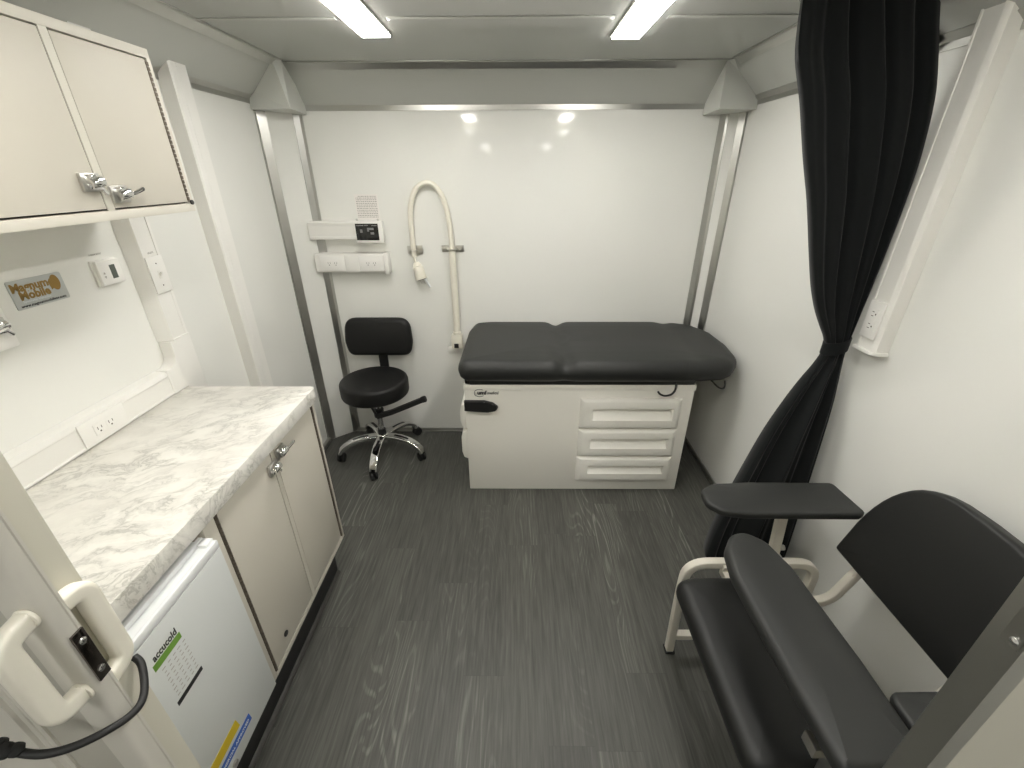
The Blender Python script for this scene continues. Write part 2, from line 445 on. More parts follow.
# white upright cover on the left wall and the doors of the rear room stay plain
b = bmesh.new()
prism(b, [(XL,1.893),(-1.258,1.893),(-1.253,1.899),(-1.253,1.93),(-1.2545,1.931),(-1.253,1.932),(-1.253,1.984),(-1.258,1.99),(XL,1.99)], 'z', 0, 2.10)
struct('trim_20', b, M['pvc'])
b = bmesh.new(); box(b, XL, -1.238, 1.495, 1.570, 2.0, 2.088, .003); struct('trim_21', b, M['cap'])

# ------------------------------------------------------------------ ceiling lights
def ceiling_light(cx, cy, ln, label, w=.106):
    t = thing('ceiling_light', label, 'ceiling light', (cx,cy,ZC), 'LED ceiling lights')
    part('housing', t, M['pvc'], lambda b: box(b, cx-w/2-.007, cx+w/2+.007, cy-ln/2-.007, cy+ln/2+.007, ZC-.007, ZC, .003))
    part('diffuser', t, M['light'], lambda b: box(b, cx-w/2, cx+w/2, cy-ln/2, cy+ln/2, ZC-.012, ZC-.0072, .002))
    return t
ceiling_light(-.530, 1.805, .47, 'bright rectangular ceiling light left of the middle, nearer the wall cabinet')
ceiling_light(.422, 1.845, .47, 'bright rectangular ceiling light right of the middle, nearer the black curtain')
ceiling_light(-.440, .60, .47, 'ceiling light overhead near the doorway, on the side of the sliding door')
ceiling_light(.470, .60, .47, 'ceiling light overhead near the doorway, on the side of the blood draw chair')
for yy, nm in ((-.75,'nearest the doorway'), (-4.2,'halfway along the rear corridor')):
    for xx, sd in ((-.60,'left'), (.60,'right')):
        ceiling_light(xx, yy, .47, 'ceiling light behind the camera, %s row, %s' % (sd, nm))

# ------------------------------------------------------------------ latch maker (chrome paddle latch)
def latch(parent, o, along, up, out, flip=1, lever=True):
    """base plate, drum and lever in the frame of a cabinet door"""
    a, u, w = Vector(along), Vector(up), Vector(out); o = Vector(o); K = 1.3
    def P(i, j, k): return o + a*i*flip*K + u*j*K + w*k*K
    b = bmesh.new()
    t = bmesh.new(); box(t, -.026,.026, -.020,.020, 0,.008, .0025); merge(b, t, frame_mtx(o, a, u) if a.cross(u).dot(w) > 0 else frame_mtx(o, -a, u))
    L = obj('latch', b, M['steel'], parent)
    def drum(b):
        cyl(b, P(-.012,-.002,.010), P(.014,.002,.012), .0125, n=20, bev=.002)
        cyl(b, P(-.004,.006,.004), P(-.004,.006,.017), .0092, n=16, bev=.0015)
    part('barrel', L, M['chrome'], drum)
    if lever:
        def lv(b):
            sweep(b, smooth_path([P(.010,.0,.012), P(.022,.002,.018), P(.034,.007,.022)], 5), circ(.0052,10), up=w)
            lathe(b, [(0,-.0055),(.004,-.004),(.0055,0),(.004,.004),(0,.0055)], o=P(.036,.008,.0225), n=12)
        part('lever', L, M['chrome'], lv)
    else:
        def cam(b):
            sweep(b, [P(-.014,-.008,.008), P(.010,-.010,.010), P(.018,-.020,.010)], rect(.009,.008,.001), up=w)
        part('cam', L, M['chrome'], cam)
    return L

def piano_hinge(b, x, y, z0, z1, n):
    h = (z1-z0)/n
    cyl(b, (x-.001,y,z0), (x-.001,y,z1), .0032, n=8)
    for i in range(n): cyl(b, (x,y,z0+i*h+.0016), (x,y,z0+(i+1)*h-.0016), .0062, n=8)

# ------------------------------------------------------------------ upper cabinet
uc = thing('wall_cabinet', 'cream two-door cabinet hung high on the left wall above the counter', 'cabinet', (-1.155,1.14,1.578))
xf = -1.0; Y0, Y1, Z0, Z1 = .835, 1.437, 1.578, 1.985
def ubody(b):
    box(b, XL+.001, xf-.02, Y0, Y1, Z0, Z1, .001)
    # face frame around the two door openings
    box(b, xf-.02, xf, Y0, Y1, Z0, Z0+.022, .001)
    box(b, xf-.02, xf, Y0, Y1, Z1-.022, Z1, .001)
    box(b, xf-.02, xf, Y0, Y0+.015, Z0+.022, Z1-.022)
    box(b, xf-.02, xf, 1.128, 1.148, Z0+.022, Z1-.022)
    box(b, xf-.02, xf, Y1-.013, Y1, Z0+.022, Z1-.022)
part('body', uc, M['cabw'], ubody)
part('door_gap', uc, M['gap'], lambda b: (box(b, xf-.0195, xf-.0150, Y0+.016, 1.127, Z0+.023, Z1-.023), box(b, xf-.0195, xf-.0150, 1.149, Y1-.014, Z0+.023, Z1-.023)))
ud1 = part('door', uc, M['cab'], lambda b: box(b, xf-.0148, xf-.0005, Y0+.019, 1.1255, Z0+.0265, Z1-.0255, .0012))
ud2 = part('door', uc, M['cab'], lambda b: box(b, xf-.0148, xf-.0005, 1.1508, Y1-.0215, Z0+.0265, Z1-.0255, .0012))
part('hinge', ud2, M['hinge'], lambda b: piano_hinge(b, xf-.0025, Y1-.0172, Z0+.03, Z1-.03, 30))
part('hinge', ud1, M['hinge'], lambda b: piano_hinge(b, xf-.0025, Y0+.0172, Z0+.03, Z1-.03, 30))
latch(ud1, (xf+.0005,1.104,1.664), Y, Z, X, 1, False)
latch(ud2, (xf+.0005,1.172,1.636), Y, Z, X, 1, True)
for ya, yb in ((1.1257,1.1279),(1.1481,1.1506)): part('gap_shade', uc, M['gap'], lambda b: box(b, xf-.0148, xf-.0025, ya, yb, Z0+.024, Z1-.024))  # dark strips coloured in as the shade between doors and stile
part('bumper', uc, M['black'], lambda b: cyl(b, (xf+.0002,Y1-.009,Z0+.025), (xf+.005,Y1-.009,Z0+.025), .0068, n=16, bev=.001))

# ------------------------------------------------------------------ countertop, base cabinet, refrigerator
ct = bmesh.new()
op = fillet([(XL+.001,.344,0),(-.772,.344,0),(-.772,1.478,0),(XL+.001,1.478,0)], [0,0,.022,0], 6, True)
prism(ct, [(p.x,p.y) for p in op], 'z', .892, .945, .0015)
tag(obj('countertop', ct, M['marble'], loc=(-1.04,.91,.892)), 'grey-veined marble pattern countertop along the left wall', 'countertop')
bc = thing('base_cabinet', 'greige two-door base cabinet under the far end of the counter', 'cabinet', (-1.04,1.13,0))
xf = -.787; CY0, CY1, CZ0, CZ1 = .802, 1.462, .188, .891
def cbody(b):
    box(b, XL+.002, xf-.02, CY0, CY1, CZ0, CZ1, .001)
    box(b, xf-.02, xf, CY0, .846, CZ0, CZ1, .0008)
    box(b, xf-.02, xf, 1.1335, 1.1525, CZ0+.02, CZ1-.012)
    box(b, xf-.02, xf, 1.444, CY1, CZ0, CZ1, .0008)
    box(b, xf-.02, xf, .846, 1.444, CZ0, CZ0+.02)
    box(b, xf-.02, xf, .846, 1.444, CZ1-.012, CZ1)
    box(b, xf-.03, xf-.012, .345, CY0-.001, .868, CZ1)              # rail over the refrigerator bay
part('body', bc, M['cab'], cbody)
part('door_gap', bc, M['gap'], lambda b: (box(b, xf-.0195,xf-.015,.847,1.1325,CZ0+.021,CZ1-.013), box(b, xf-.0195,xf-.015,1.1535,1.443,CZ0+.021,CZ1-.013)))
bd1 = part('door', bc, M['cab'], lambda b: box(b, xf-.0148, xf-.0003, .860, 1.1305, CZ0+.0225, CZ1-.0145, .0012))
bd2 = part('door', bc, M['cab'], lambda b: box(b, xf-.0148, xf-.0003, 1.1555, 1.432, CZ0+.0225, CZ1-.0145, .0012))
part('hinge', bd1, M['hinge'], lambda b: piano_hinge(b, xf-.002, .852, CZ0+.022, CZ1-.014, 46))
part('hinge', bd2, M['hinge'], lambda b: piano_hinge(b, xf-.002, 1.4395, CZ0+.022, CZ1-.014, 46))
latch(bd2, (xf+.0005,1.176,.853), Y, Z, X, 1, True)
latch(bd1, (xf+.0005,1.119,.829), Y, Z, X, 1, False)
for ya, yb in ((1.1307,1.1333),(1.1527,1.1553)): part('gap_shade', bc, M['gap'], lambda b: box(b, xf-.0148, xf-.0025, ya, yb, CZ0+.021, CZ1-.013))  # near-black fillers painting the shade beside the centre stile
part('lock', bd1, M['black'], lambda b: (cyl(b, (xf,.94,.268), (xf+.004,.94,.268), .0105, n=18, bev=.001), box(b, xf+.004, xf+.0046, .939,.941,.262,.274)))
part('platform', bc, M['black'], lambda b: box(b, XL+.002, -.815, .345, CY0-.001, .10, .188))
part('toe_kick', bc, M['black'], lambda b: (box(b, XL+.003, -.835, .345, 1.425, .012, .0995), box(b, -.850, -.838, .345, 1.42, .0995, .187, .001)))
part('cove_base', bc, M['cove_base'], lambda b: prism(b, [(-.850,.001),(-.822,.001),(-.826,.008),(-.836,.014),(-.838,.03),(-.838,.098),(-.850,.098)], 'y', .345, 1.42))

fr = thing('mini_refrigerator', 'small white undercounter refrigerator with coloured door stickers', 'refrigerator', (-1.0,.575,.19))
FX = -.753
part('cabinet_shell', fr, M['fridge'], lambda b: box(b, XL+.06, -.804, .352, .792, .19, .850, .004))
def fdoor(b):
    # door slab with a long finger recess in its top edge
    prism(b, [(.352,.238),(.796,.238),(.796,.828),(.352,.828)], 'x', -.800, FX, .003)
fd = part('door', fr, M['fridge'], fdoor)
def ftop(b):
    box(b, -.800, -.788, .352, .796, .8285, .860, .002)
    box(b, FX-.010, FX, .352, .796, .8285, .852, .0025)
    box(b, -.788, FX-.010, .770, .796, .8285, .858, .002)
    box(b, -.788, FX-.010, .352, .372, .8285, .858, .002)
    box(b, -.7885, FX-.0095, .372, .770, .8285, .8485)
part('handle_groove', fd, M['fridget'], ftop)
text('lettering', 'accucold', .026, (FX+.0004,.543,.7655), Y, Z, M['ink'], fd, .0002, width=.066, bold=.0007)
def quad(o, pts, t=.0006):
    b = bmesh.new(); prism(b, pts, 'x', FX, FX+t); return b
obj('green_sticker', quad(0, [(.536,.744),(.614,.744),(.614,.7615),(.536,.7615)]), M['green'], fd)['label'] = 'green sticker bar'
obj('black_sticker', quad(0, [(.541,.611),(.622,.611),(.622,.6235),(.541,.6235)]), M['ink'], fd)['label'] = 'black sticker bar'
obj('yellow_sticker', quad(0, [(.372,.330),(.639,.329),(.634,.363),(.372,.363)]), M['yellow'], fd)['label'] = 'yellow sticker strip'
bs = obj('blue_sticker', quad(0, [(.372,.287),(.677,.286),(.674,.315),(.372,.316)]), M['blue'], fd); bs['label'] = 'blue sticker strip'
text('lettering', 'ADA COMPLIANT   NSF COMMERCIAL APPROVED', .013, (FX+.0008,.392,.2955), Y, Z, M['whiteink'], bs, .0001, width=.275, bold=.0003)
def spec(b):
    for i in range(5):
        y = .548 + i*.015
        for k in range(9):
            box(b, FX, FX+.0004, y+(.002 if (i+k)%3 else 0), y+.0095-(.002 if k%2 else 0), .729-k*.0118, .7315-k*.0118)
part('fine_print', fd, M['paleink'], spec)
part('lock', fd, M['steel'], lambda b: (cyl(b, (FX,.582,.262), (FX+.006,.582,.262), .009, n=18, bev=.001), box(b, FX+.006, FX+.0066, .581,.583,.256,.268)))

# ------------------------------------------------------------------ left wall: raceway, switch, thermostat, plaque, catch
rw = thing('cable_raceway', 'white L-shaped raceway rising from the counter, with outlet and light switch', 'raceway', (-1.29,1.45,.947))
RX = -1.265
def run_h(b):
    prism(b, [(XL+.001,.9462),(RX-.004,.9462),(RX,.950),(RX,.955),(RX-.002,.957),(RX-.002,1.017),(RX,1.019),(RX,1.024),(RX-.008,1.036),(XL+.001,1.040)], 'y', .345, 1.408)
part('horizontal_run', rw, M['pvc'], run_h)
def elbow(b):
    arc = [(1.4695-.0445*(1-math.cos(a)) , 1.085-.0445*math.sin(a)) for a in [PI/2*k/8 for k in range(9)]]
    prism(b, [(1.4095,.9465),(1.4800,.9465),(1.4800,.87),(1.572,.87),(1.572,1.128),(1.4695,1.128)] + arc + [(1.4095,1.0405)], 'x', XL+.001, RX+.001, .002)
part('elbow', rw, M['pvc'], elbow)
def run_v(b):
    prism(b, [(XL+.001,1.466),(RX-.005,1.4845),(RX,1.489),(RX,1.498),(RX-.002,1.4995),(RX-.002,1.5545),(RX,1.556),(RX,1.567),(RX-.004,1.5715),(XL+.001,1.5715)], 'z', 1.130, 1.998)
    box(b, RX-.002, RX+.003, 1.486, 1.570, 1.128, 1.133, .001)
part('vertical_run', rw, M['pvc'], run_v)
def outlet_face(parent, o, a, u, w, n=2):
    """two grounded receptacles side by side, each with its slots"""
    o, a, u, w = Vector(o), Vector(a), Vector(u), Vector(w)
    m = frame_mtx(o, a, u)
    for s in (-1, 1):
        def face(b):
            t = bmesh.new(); c = s*.0195
            op = fillet([(c-.016,-.015,0),(c+.016,-.015,0),(c+.016,.015,0),(c-.016,.015,0)], .008, 4, True)
            prism(t, [(p.x,p.y) for p in op], 'z', 0, .0006); merge(b, t, m)
        f = part('receptacle', parent, M['pvc2'], face)
        for nm, (x0,x1,y0,y1) in (('slot',(-.0075,-.0055,-.002,.0075)),('slot',(.0055,.0075,-.001,.0075)),('slot',(-.0024,.0024,-.0105,-.006))):
            def sl(b):
                t = bmesh.new(); c = s*.0195; box(t, c+x0, c+x1, y0, y1, .0005, .0011, .0004); merge(b, t, m)
            part(nm, f, M['socket'], sl)
op_ = part('outlet', rw, M['pvc2'], lambda b: (box(b, RX-.001, RX+.004, 1.043, 1.199, .951, 1.029, .0015), box(b, RX+.004, RX+.0058, 1.083, 1.158, .972, 1.010, .0012)))
outlet_face(op_, (RX+.0059,1.120,.991), Y, Z, X)
sw = part('light_switch', rw, M['pvc2'], lambda b: box(b, RX-.001, RX+.0045, 1.491, 1.565, 1.300, 1.424, .0015))
part('toggle', sw, M['pvc'], lambda b: (box(b, RX+.0045, RX+.0055, 1.522, 1.534, 1.348, 1.376), prism(b, [(RX+.005,1.356),(RX+.005,1.366),(RX+.016,1.374),(RX+.016,1.367)], 'y', 1.524, 1.532)))
for zz in (1.400,1.325): part('screw', sw, M['socket'], lambda b: cyl(b, (RX+.0044,1.528,zz),(RX+.0052,1.528,zz),.0024,n=12))
text('lettering', 'LIGHTS', .008, (RX+.0002,1.513,1.434), Y, Z, M['greyink'], rw, .0002)

th = thing('thermostat', 'small white thermostat on the left wall under the wall cabinet', 'thermostat', (XL,1.375,1.37))
part('casing', th, M['pvc2'], lambda b: (box(b, XL+.0005, XL+.008, 1.333, 1.424, 1.362, 1.442, .002), box(b, XL+.008, XL+.020, 1.337, 1.421, 1.365, 1.439, .003)))
part('display', th, M['lcd'], lambda b: box(b, XL+.020, XL+.0206, 1.378, 1.398, 1.381, 1.423))
def tb(b):
    prism(b, [(1.349,1.399),(1.357,1.399),(1.353,1.406)], 'x', XL+.0198, XL+.0206); prism(b, [(1.349,1.393),(1.357,1.393),(1.353,1.386)], 'x', XL+.0198, XL+.0206)
part('buttons', th, M['paleink'], tb)
text('lettering', 'THERMOSTAT', .007, (XL+.0005,1.345,1.455), Y, Z, M['greyink'], th, .0002)

pq = thing('wall_plaque', 'small metal plaque with gold lettering on the left wall', 'plaque', (XL,1.16,1.36))
def pqb(b):
    op = fillet([(1.090,1.358,0),(1.236,1.358,0),(1.236,1.432,0),(1.090,1.432,0)], .005, 4, True)
    prism(b, [(p.x,p.y) for p in op], 'x', XL+.0005, XL+.003)
part('plate', pq, M['plaque'], pqb)
text('lettering', 'Magnum', .030, (XL+.0031,1.0945,1.4035), Y, Z, M['gold'], pq, .0004, width=.098, bold=.0012)
text('lettering', 'Mobile', .030, (XL+.0031,1.108,1.3815), Y, Z, M['gold'], pq, .0004, width=.082, bold=.0012)
text('lettering', 'Specialty Vehicles', .008, (XL+.0031,1.110,1.3735), Y, Z, M['whiteink'], pq, .0003, width=.075)
text('lettering', 'www.magnummobilesv.com', .010, (XL+.0031,1.100,1.3625), Y, Z, M['ink'], pq, .0003, width=.125, bold=.0002)
def emb(b):
    op = [(1.212+.013*math.cos(2*PI*k/24), 1.407+.021*math.sin(2*PI*k/24)) for k in range(24)]
    prism(b, op, 'x', XL+.003, XL+.0036)
    prism(b, [(1.196,1.390),(1.206,1.395),(1.200,1.420),(1.193,1.412)], 'x', XL+.003, XL+.0035)
part('emblem', pq, M['gold'], emb)

ck = thing('wall_catch', 'chrome catch on a white block at the left edge, beside the plaque', 'catch', (XL,1.03,1.34))
part('mounting_block', ck, M['pvc2'], lambda b: box(b, XL+.0005, XL+.030, .905, 1.035, 1.285, 1.385, .004))
latch(ck, (XL+.0305,.995,1.345), Y, Z, X, 1, False)
latch(ck, (XL+.0305,.945,1.345), Y, Z, X, 1, True)

# ------------------------------------------------------------------ back wall fittings
ur = thing('wall_raceway', 'upper of two white raceways on the back wall, control box on its end', 'raceway', (-1.02,YB,1.33))
def upr(b):
    prism(b, [(YB-.001,1.334),(2.608,1.336),(2.602,1.340),(2.602,1.352),(2.604,1.354),(2.604,1.413),(2.602,1.415),(2.602,1.428),(2.608,1.433),(YB-.001,1.435)], 'x', -1.194, -.775)
part('channel', ur, M['pvc'], upr)
cb = part('control_box', ur, M['pvc2'], lambda b: box(b, -.917, -.757, 2.572, 2.6015, 1.322, 1.440, .004))
cs = part('control_screen', cb, M['screen'], lambda b: box(b, -.910, -.781, 2.5705, 2.5722, 1.337, 1.427, .0006))
def icons(b):
    for x0,x1,z0,z1 in ((-.904,-.862,1.415,1.419),(-.857,-.837,1.415,1.4195),(-.817,-.787,1.415,1.419),(-.844,-.807,1.393,1.405),(-.827,-.807,1.369,1.381),(-.885,-.872,1.379,1.396),(-.844,-.834,1.385,1.393)):
        box(b, x0, x1, 2.5698, 2.5706, z0, z1)
part('icons', cs, M['led'], icons)
for x in (-.905,-.785): part('clip', ur, M['steel'], lambda b: cyl(b, (x,2.606,1.4405), (x,2.598,1.4465), .006, n=12))
ps = thing('instruction_sheet', 'small printed paper sheet standing above the control box on the back wall', 'paper', (-.85,YB,1.44))
def sheet(b): prism(b, [(-.918,1.440),(-.786,1.440),(-.790,1.575),(-.922,1.575)], 'y', YB-.0035, YB-.0015)
part('sheet', ps, M['paper'], sheet)
def lines(b):
    for r in range(13):
        z = 1.565 - r*.0092
        n = 9 if r else 3
        x = -.914 if r else -.90
        while x < -.797:
            w = random.uniform(.004,.014); w = min(w, -.796-x)
            box(b, x, x+w, YB-.0042, YB-.0034, z-.0016, z+.0014); x += w + .003
part('printed_lines', ps, M['greyink'], lines)
lr = thing('outlet_raceway', 'lower of two white raceways on the back wall, with two outlets', 'raceway', (-1.0,YB,1.13))
def lwr(b):
    prism(b, [(YB-.001,1.147),(2.606,1.149),(2.601,1.154),(2.601,1.250),(2.606,1.255),(YB-.001,1.257)], 'x', -1.190, -.778)
part('channel', lr, M['pvc'], lwr)
part('end_cap', lr, M['pvc'], lambda b: box(b, -.7795, -.755, 2.594, YB-.001, 1.139, 1.262, .003))
part('cover', lr, M['pvc'], lambda b: box(b, -1.012, -.932, 2.597, 2.6005, 1.152, 1.252, .001))
for xc in (-1.086, -.856):
    o_ = part('outlet', lr, M['pvc2'], lambda b: (box(b, xc-.072, xc+.072, 2.5955, 2.6005, 1.158, 1.246, .0015), box(b, xc-.036, xc+.036, 2.594, 2.5956, 1.184, 1.220, .001)))
    outlet_face(o_, (xc,2.5938,1.202), X, Z, -Y)

cc = thing('power_cord_hook', 'cream cord arched over the back wall with a plug hanging from its end', 'power cord', (-.49,YB,.75))
yh = 2.636
def hose(b):
    tube(b, [(-.606,yh,1.235),(-.607,yh,1.32),(-.607,yh,1.42),(-.600,yh,1.51),(-.572,yh,1.585),(-.535,yh,1.622),(-.493,yh,1.634),(-.452,yh,1.618),(-.415,yh,1.565),(-.392,yh,1.48),(-.381,yh,1.38),(-.378,yh,1.26),(-.378,yh,1.20)], .0150, 16, 6, up=(0,1,0))
part('cord', cc, M['cream'], hose)
part('conduit', cc, M['cream'], lambda b: (cyl(b, (-.378,yh,.745), (-.378,yh,1.27), .0205, n=20), cyl(b, (-.378,yh,.745), (-.378,yh,.765), .026, n=20, bev=.002)))
def br1(b):
    box(b, -.648, -.600, 2.658, YB-.0008, 1.248, 1.294, .001); box(b, -.602, -.556, 2.656, YB-.0008, 1.244, 1.296, .001)
    sweep(b, [(-.624,2.655,1.27)]+[(-.606-.018*math.cos(a), yh-.018*math.sin(a), 1.27) for a in [PI*k/10 for k in range(11)]]+[(-.588,2.655,1.27)], rect(.014,.002,.0005), up=(0,0,1))
part('bracket', cc, M['steel'], br1)
def br2(b):
    box(b, -.442, -.400, 2.659, YB-.0008, 1.258, 1.296, .001); box(b, -.358, -.310, 2.659, YB-.0008, 1.258, 1.296, .001)
    sweep(b, [(-.404,2.657,1.277)]+[(-.378-.024*math.cos(a), yh-.024*math.sin(a), 1.277) for a in [PI*k/10 for k in range(11)]]+[(-.352,2.657,1.277)], rect(.016,.002,.0005), up=(0,0,1))
    for x in (-.43,-.328): cyl(b, (x,2.6595,1.277), (x,2.656,1.277), .006, n=12)
part('bracket', cc, M['steel'], br2)
def plug(b):
    tube(b, [(-.606,yh,1.24),(-.604,yh-.003,1.215),(-.594,yh-.008,1.185)], .0055, 10, 5, up=(0,1,0))
    cyl(b, (-.597,yh-.007,1.202), (-.590,yh-.012,1.178), .016, .030, n=22)
    cyl(b, (-.590,yh-.012,1.178), (-.570,yh-.020,1.105), .0315, .0345, n=26, bev=.004)
pl = part('plug', cc, M['cream'], plug)
part('plug_face', pl, M['socket'], lambda b: cyl(b, (-.5702,yh-.0199,1.1055), (-.5692,yh-.0203,1.1020), .026, n=20))
for dx in (-.012, .010): part('prong', pl, M['steel'], lambda b: sweep(b, [(-.570+dx,yh-.022,1.104),(-.558+dx,yh-.026,1.078)], rect(.008,.0025,.0005), up=(0,1,0)))
part('prong', pl, M['fridget'], lambda b: cyl(b, (-.552,yh-.016,1.112), (-.520,yh-.022,1.056), .0065, n=12))
def jb(b):
    box(b, -.416, -.345, 2.612, YB-.001, .655, .745, .004)
jbx = part('junction_box', cc, M['cream'], jb)
part('base_plate', cc, M['pvc2'], lambda b: box(b, -.446, -.352, 2.648, YB-.001, .612, .654, .002))
part('port', jbx, M['black'], lambda b: box(b, -.398, -.370, 2.606, 2.6125, .662, .690))

# ------------------------------------------------------------------ examination table
et = thing('examination_table', 'white examination table with black cushion and drawers against the back wall', 'examination table', (.33,2.32,0))
TX0, TX1, TY0, TY1, TZ = -.270, .938, 2.014, 2.60, .690
def tbase(b):
    box(b, TX0, TX1, TY0, TY1, .001, TZ, .004)
    box(b, TX0-.004, TX1+.004, TY0-.004, TY1, TZ-.034, TZ, .003)
tbs = part('base', et, M['tablew'], tbase)
part('top_frame', et, M['black'], lambda b: box(b, TX0+.03, .93, TY0-.006, 2.62, TZ+.0005, .717, .003))
def drawer(z0, z1):
    x0, x1, yf = .344, .880, TY0-.030
    b = bmesh.new()
    # framed pillow front with a long slotted pull: rings outer->rim->slot lip->slot floor
    def R(x0,x1,z0,z1,y): return [b.verts.new(p) for p in ((x0,y,z0),(x1,y,z0),(x1,y,z1),(x0,y,z1))]
    rings = [R(x0,x1,z0,z1,TY0+.004), R(x0+.001,x1-.001,z0+.001,z1-.001,TY0-.012), R(x0+.020,x1-.020,z0+.014,z1-.010,yf+.003), R(x0+.045,x1-.045,z0+.040,z1-.038,yf),
             R(x0+.064,x1-.044,z0+.060,z1-.052,yf+.0005), R(x0+.066,x1-.046,z0+.062,z1-.054,yf+.003)]
    xa, xb, za, zb = x0+.068, x1-.048, z0+.064, z1-.056
    rings.append([b.verts.new(p) for p in ((xa,yf+.006,za),(xb,yf+.006,za),(xb-.004,yf+.040,zb),(xa+.004,yf+.040,zb))])
    for A, B in zip(rings, rings[1:]):
        for i in range(4): b.faces.new([A[i],A[(i+1)%4],B[(i+1)%4],B[i]])
    b.faces.new(rings[-1]); b.faces.new(rings[0][::-1])
    es = [e for e in b.edges if {v for v in e.verts} <= set(rings[1]+rings[2])]
    bmesh.ops.bevel(b, geom=es, offset=.006, segments=3, profile=.5, affect='EDGES')
    return b
for z0, z1 in ((.428,.612),(.247,.424),(.076,.243)): obj('drawer', drawer(z0,z1), M['drawer'], et, sharp=30)
def sidedrawer(b, z0, z1):
    pts = [(TX0+.002,z0),(TX0-.026,z0+.012),(TX0-.036,z0+.05),(TX0-.036,z1-.05),(TX0-.026,z1-.012),(TX0+.002,z1)]
    prism(b, pts, 'y', TY0+.03, 2.50, .004)
for z0, z1 in ((.400,.560),(.195,.392)): part('side_drawer', et, M['drawer'], lambda b: sidedrawer(b, z0, z1))
def paddle(b):
    o = fillet([(-.272,.545,0),(-.150,.535,0),(-.105,.545,0),(-.092,.568,0),(-.120,.590,0),(-.165,.603,0),(-.272,.604,0)], [.006,.03,.02,.012,.03,.03,.006], 5, True)
    prism(b, [(p.x,p.y) for p in o], 'y', TY0-.030, TY0-.006, .005)
    cyl(b, (-.22,TY0-.008,.575), (-.22,TY0+.002,.575), .012, n=16)
part('lever', et, M['black'], paddle)
# round print of the maker
def ring_logo(b):
    o = []
    pts = [(-.190+.028*math.cos(a), TY0-.0045, .642+.022*math.sin(a)) for a in [math.radians(50+k*12) for k in range(23)]]
    sweep(b, pts, rect(.0030,.0008,.0002), up=(0,1,0))
part('emblem', et, M['ink'], ring_logo)
text('lettering', 'umf', .030, (-.202,TY0-.0044,.634), X, Z, M['ink'], et, .0004, width=.050, bold=.0014)
text('lettering', 'medical', .026, (-.149,TY0-.0044,.634), X, Z, M['ink'], et, .0004, width=.058)
# cushion: two rolled sections meeting in a soft seam
CB, CT = .718, .105
def cush(b):
    o = [(-.296,1.957),(.10,1.950),(.60,1.948),(.86,1.950),(1.08,1.972),(1.150,2.06),(1.174,2.24),(1.166,2.44),(1.10,2.58),(.98,2.646),(.86,2.657),(.38,2.657),(-.16,2.657),(-.266,2.632),(-.290,2.50)]
    t = bmesh.new()
    pad(t, o, .119, .054, Matrix.Translation((0,0,CB)), .010, [.07,.05,.05,.05,.10,.09,.1,.12,.12,.08,.05,.05,.12,.06,.05], 520, flat_bottom=False)
    # finer top so the seams can sink into it
    bmesh.ops.subdivide_edges(t, edges=[e for e in t.edges if e.calc_length() > .05], cuts=5, use_grid_fill=True)
    for v in t.verts:
        x, y, z = v.co; up = max(0, (z-CB-.02)/.10)
        w = math.exp(-((x-.250)/.040)**2)
        fr = 1/(1+math.exp((y-2.02)/.02)); bk = 1/(1+math.exp((2.60-y)/.02))
        v.co.z -= up*(.012+.014*max(fr,bk))*w
        v.co.y += .014*w*fr - .016*w*bk
        w2 = math.exp(-((x-.93)/.045)**2); v.co.z -= up*(.004+.010*bk)*w2
    merge(b, t)
part('cushion', et, M['vinyl2'], cush, sharp=80)
part('paper_hook', et, M['black'], lambda b: tube(b, [(.745,TY0-.006,.652),(.752,TY0-.022,.645),(.775,TY0-.030,.640),(.805,TY0-.028,.646),(.825,TY0-.020,.664),(.832,TY0-.008,.690),(.832,TY0+.004,.712)], .0055, 10, 5, up=(0,1,0)))
part('paper_hook', et, M['black'], lambda b: tube(b, [(1.015,2.03,.712),(1.045,2.00,.685),(1.068,1.992,.678),(1.080,1.998,.690),(1.080,2.01,.716)], .0045, 8, 5, up=(0,1,0)))
part('cushion_pin', et, M['black'], lambda b: cyl(b, (-.262,2.03,.689), (-.262,2.02,.735), .005, n=10))

# ------------------------------------------------------------------ rolling stool
st = thing('rolling_stool', 'black rolling stool with backrest and chrome star base in the back corner', 'stool', (-.870,2.372,0))
sx, sy = -.868, 2.368
part('seat', st, M['vinyl3'], lambda b: lathe(b, [(0,.452),(.17,.452),(.193,.455),(.201,.463),(.204,.475),(.204,.535),(.201,.546),(.194,.553),(.182,.556),(.10,.559),(0,.560)], (sx,sy,0), 56))
part('seat_plate', st, M['black'], lambda b: (lathe(b, [(0,.436),(.07,.436),(.075,.442),(.075,.4515),(0,.4515)], (sx,sy,0), 28)))
def sback(b):
    o = []
    pad(b, [(-.198,-.122),(.198,-.122),(.217,-.03),(.206,.123),(-.206,.123),(-.217,-.03)], .06, .028, frame_mtx((sx-.010,sy+.235,.742), (-1,0,0), (0,.12,1)) @ Matrix.Translation((0,0,-.03)) , .006, [.11,.11,.12,.14,.14,.12], 140, flat_bottom=False)
part('backrest', st, M['vinyl3'], sback)
def bpost(b):
    sweep(b, fillet([(sx,sy-.02,.443),(sx,sy+.205,.440),(sx,sy+.235,.50),(sx,sy+.238,.66)], .03, 5), rect(.014,.058,.003), up=(1,0,0))
part('back_support', st, M['black'], bpost)
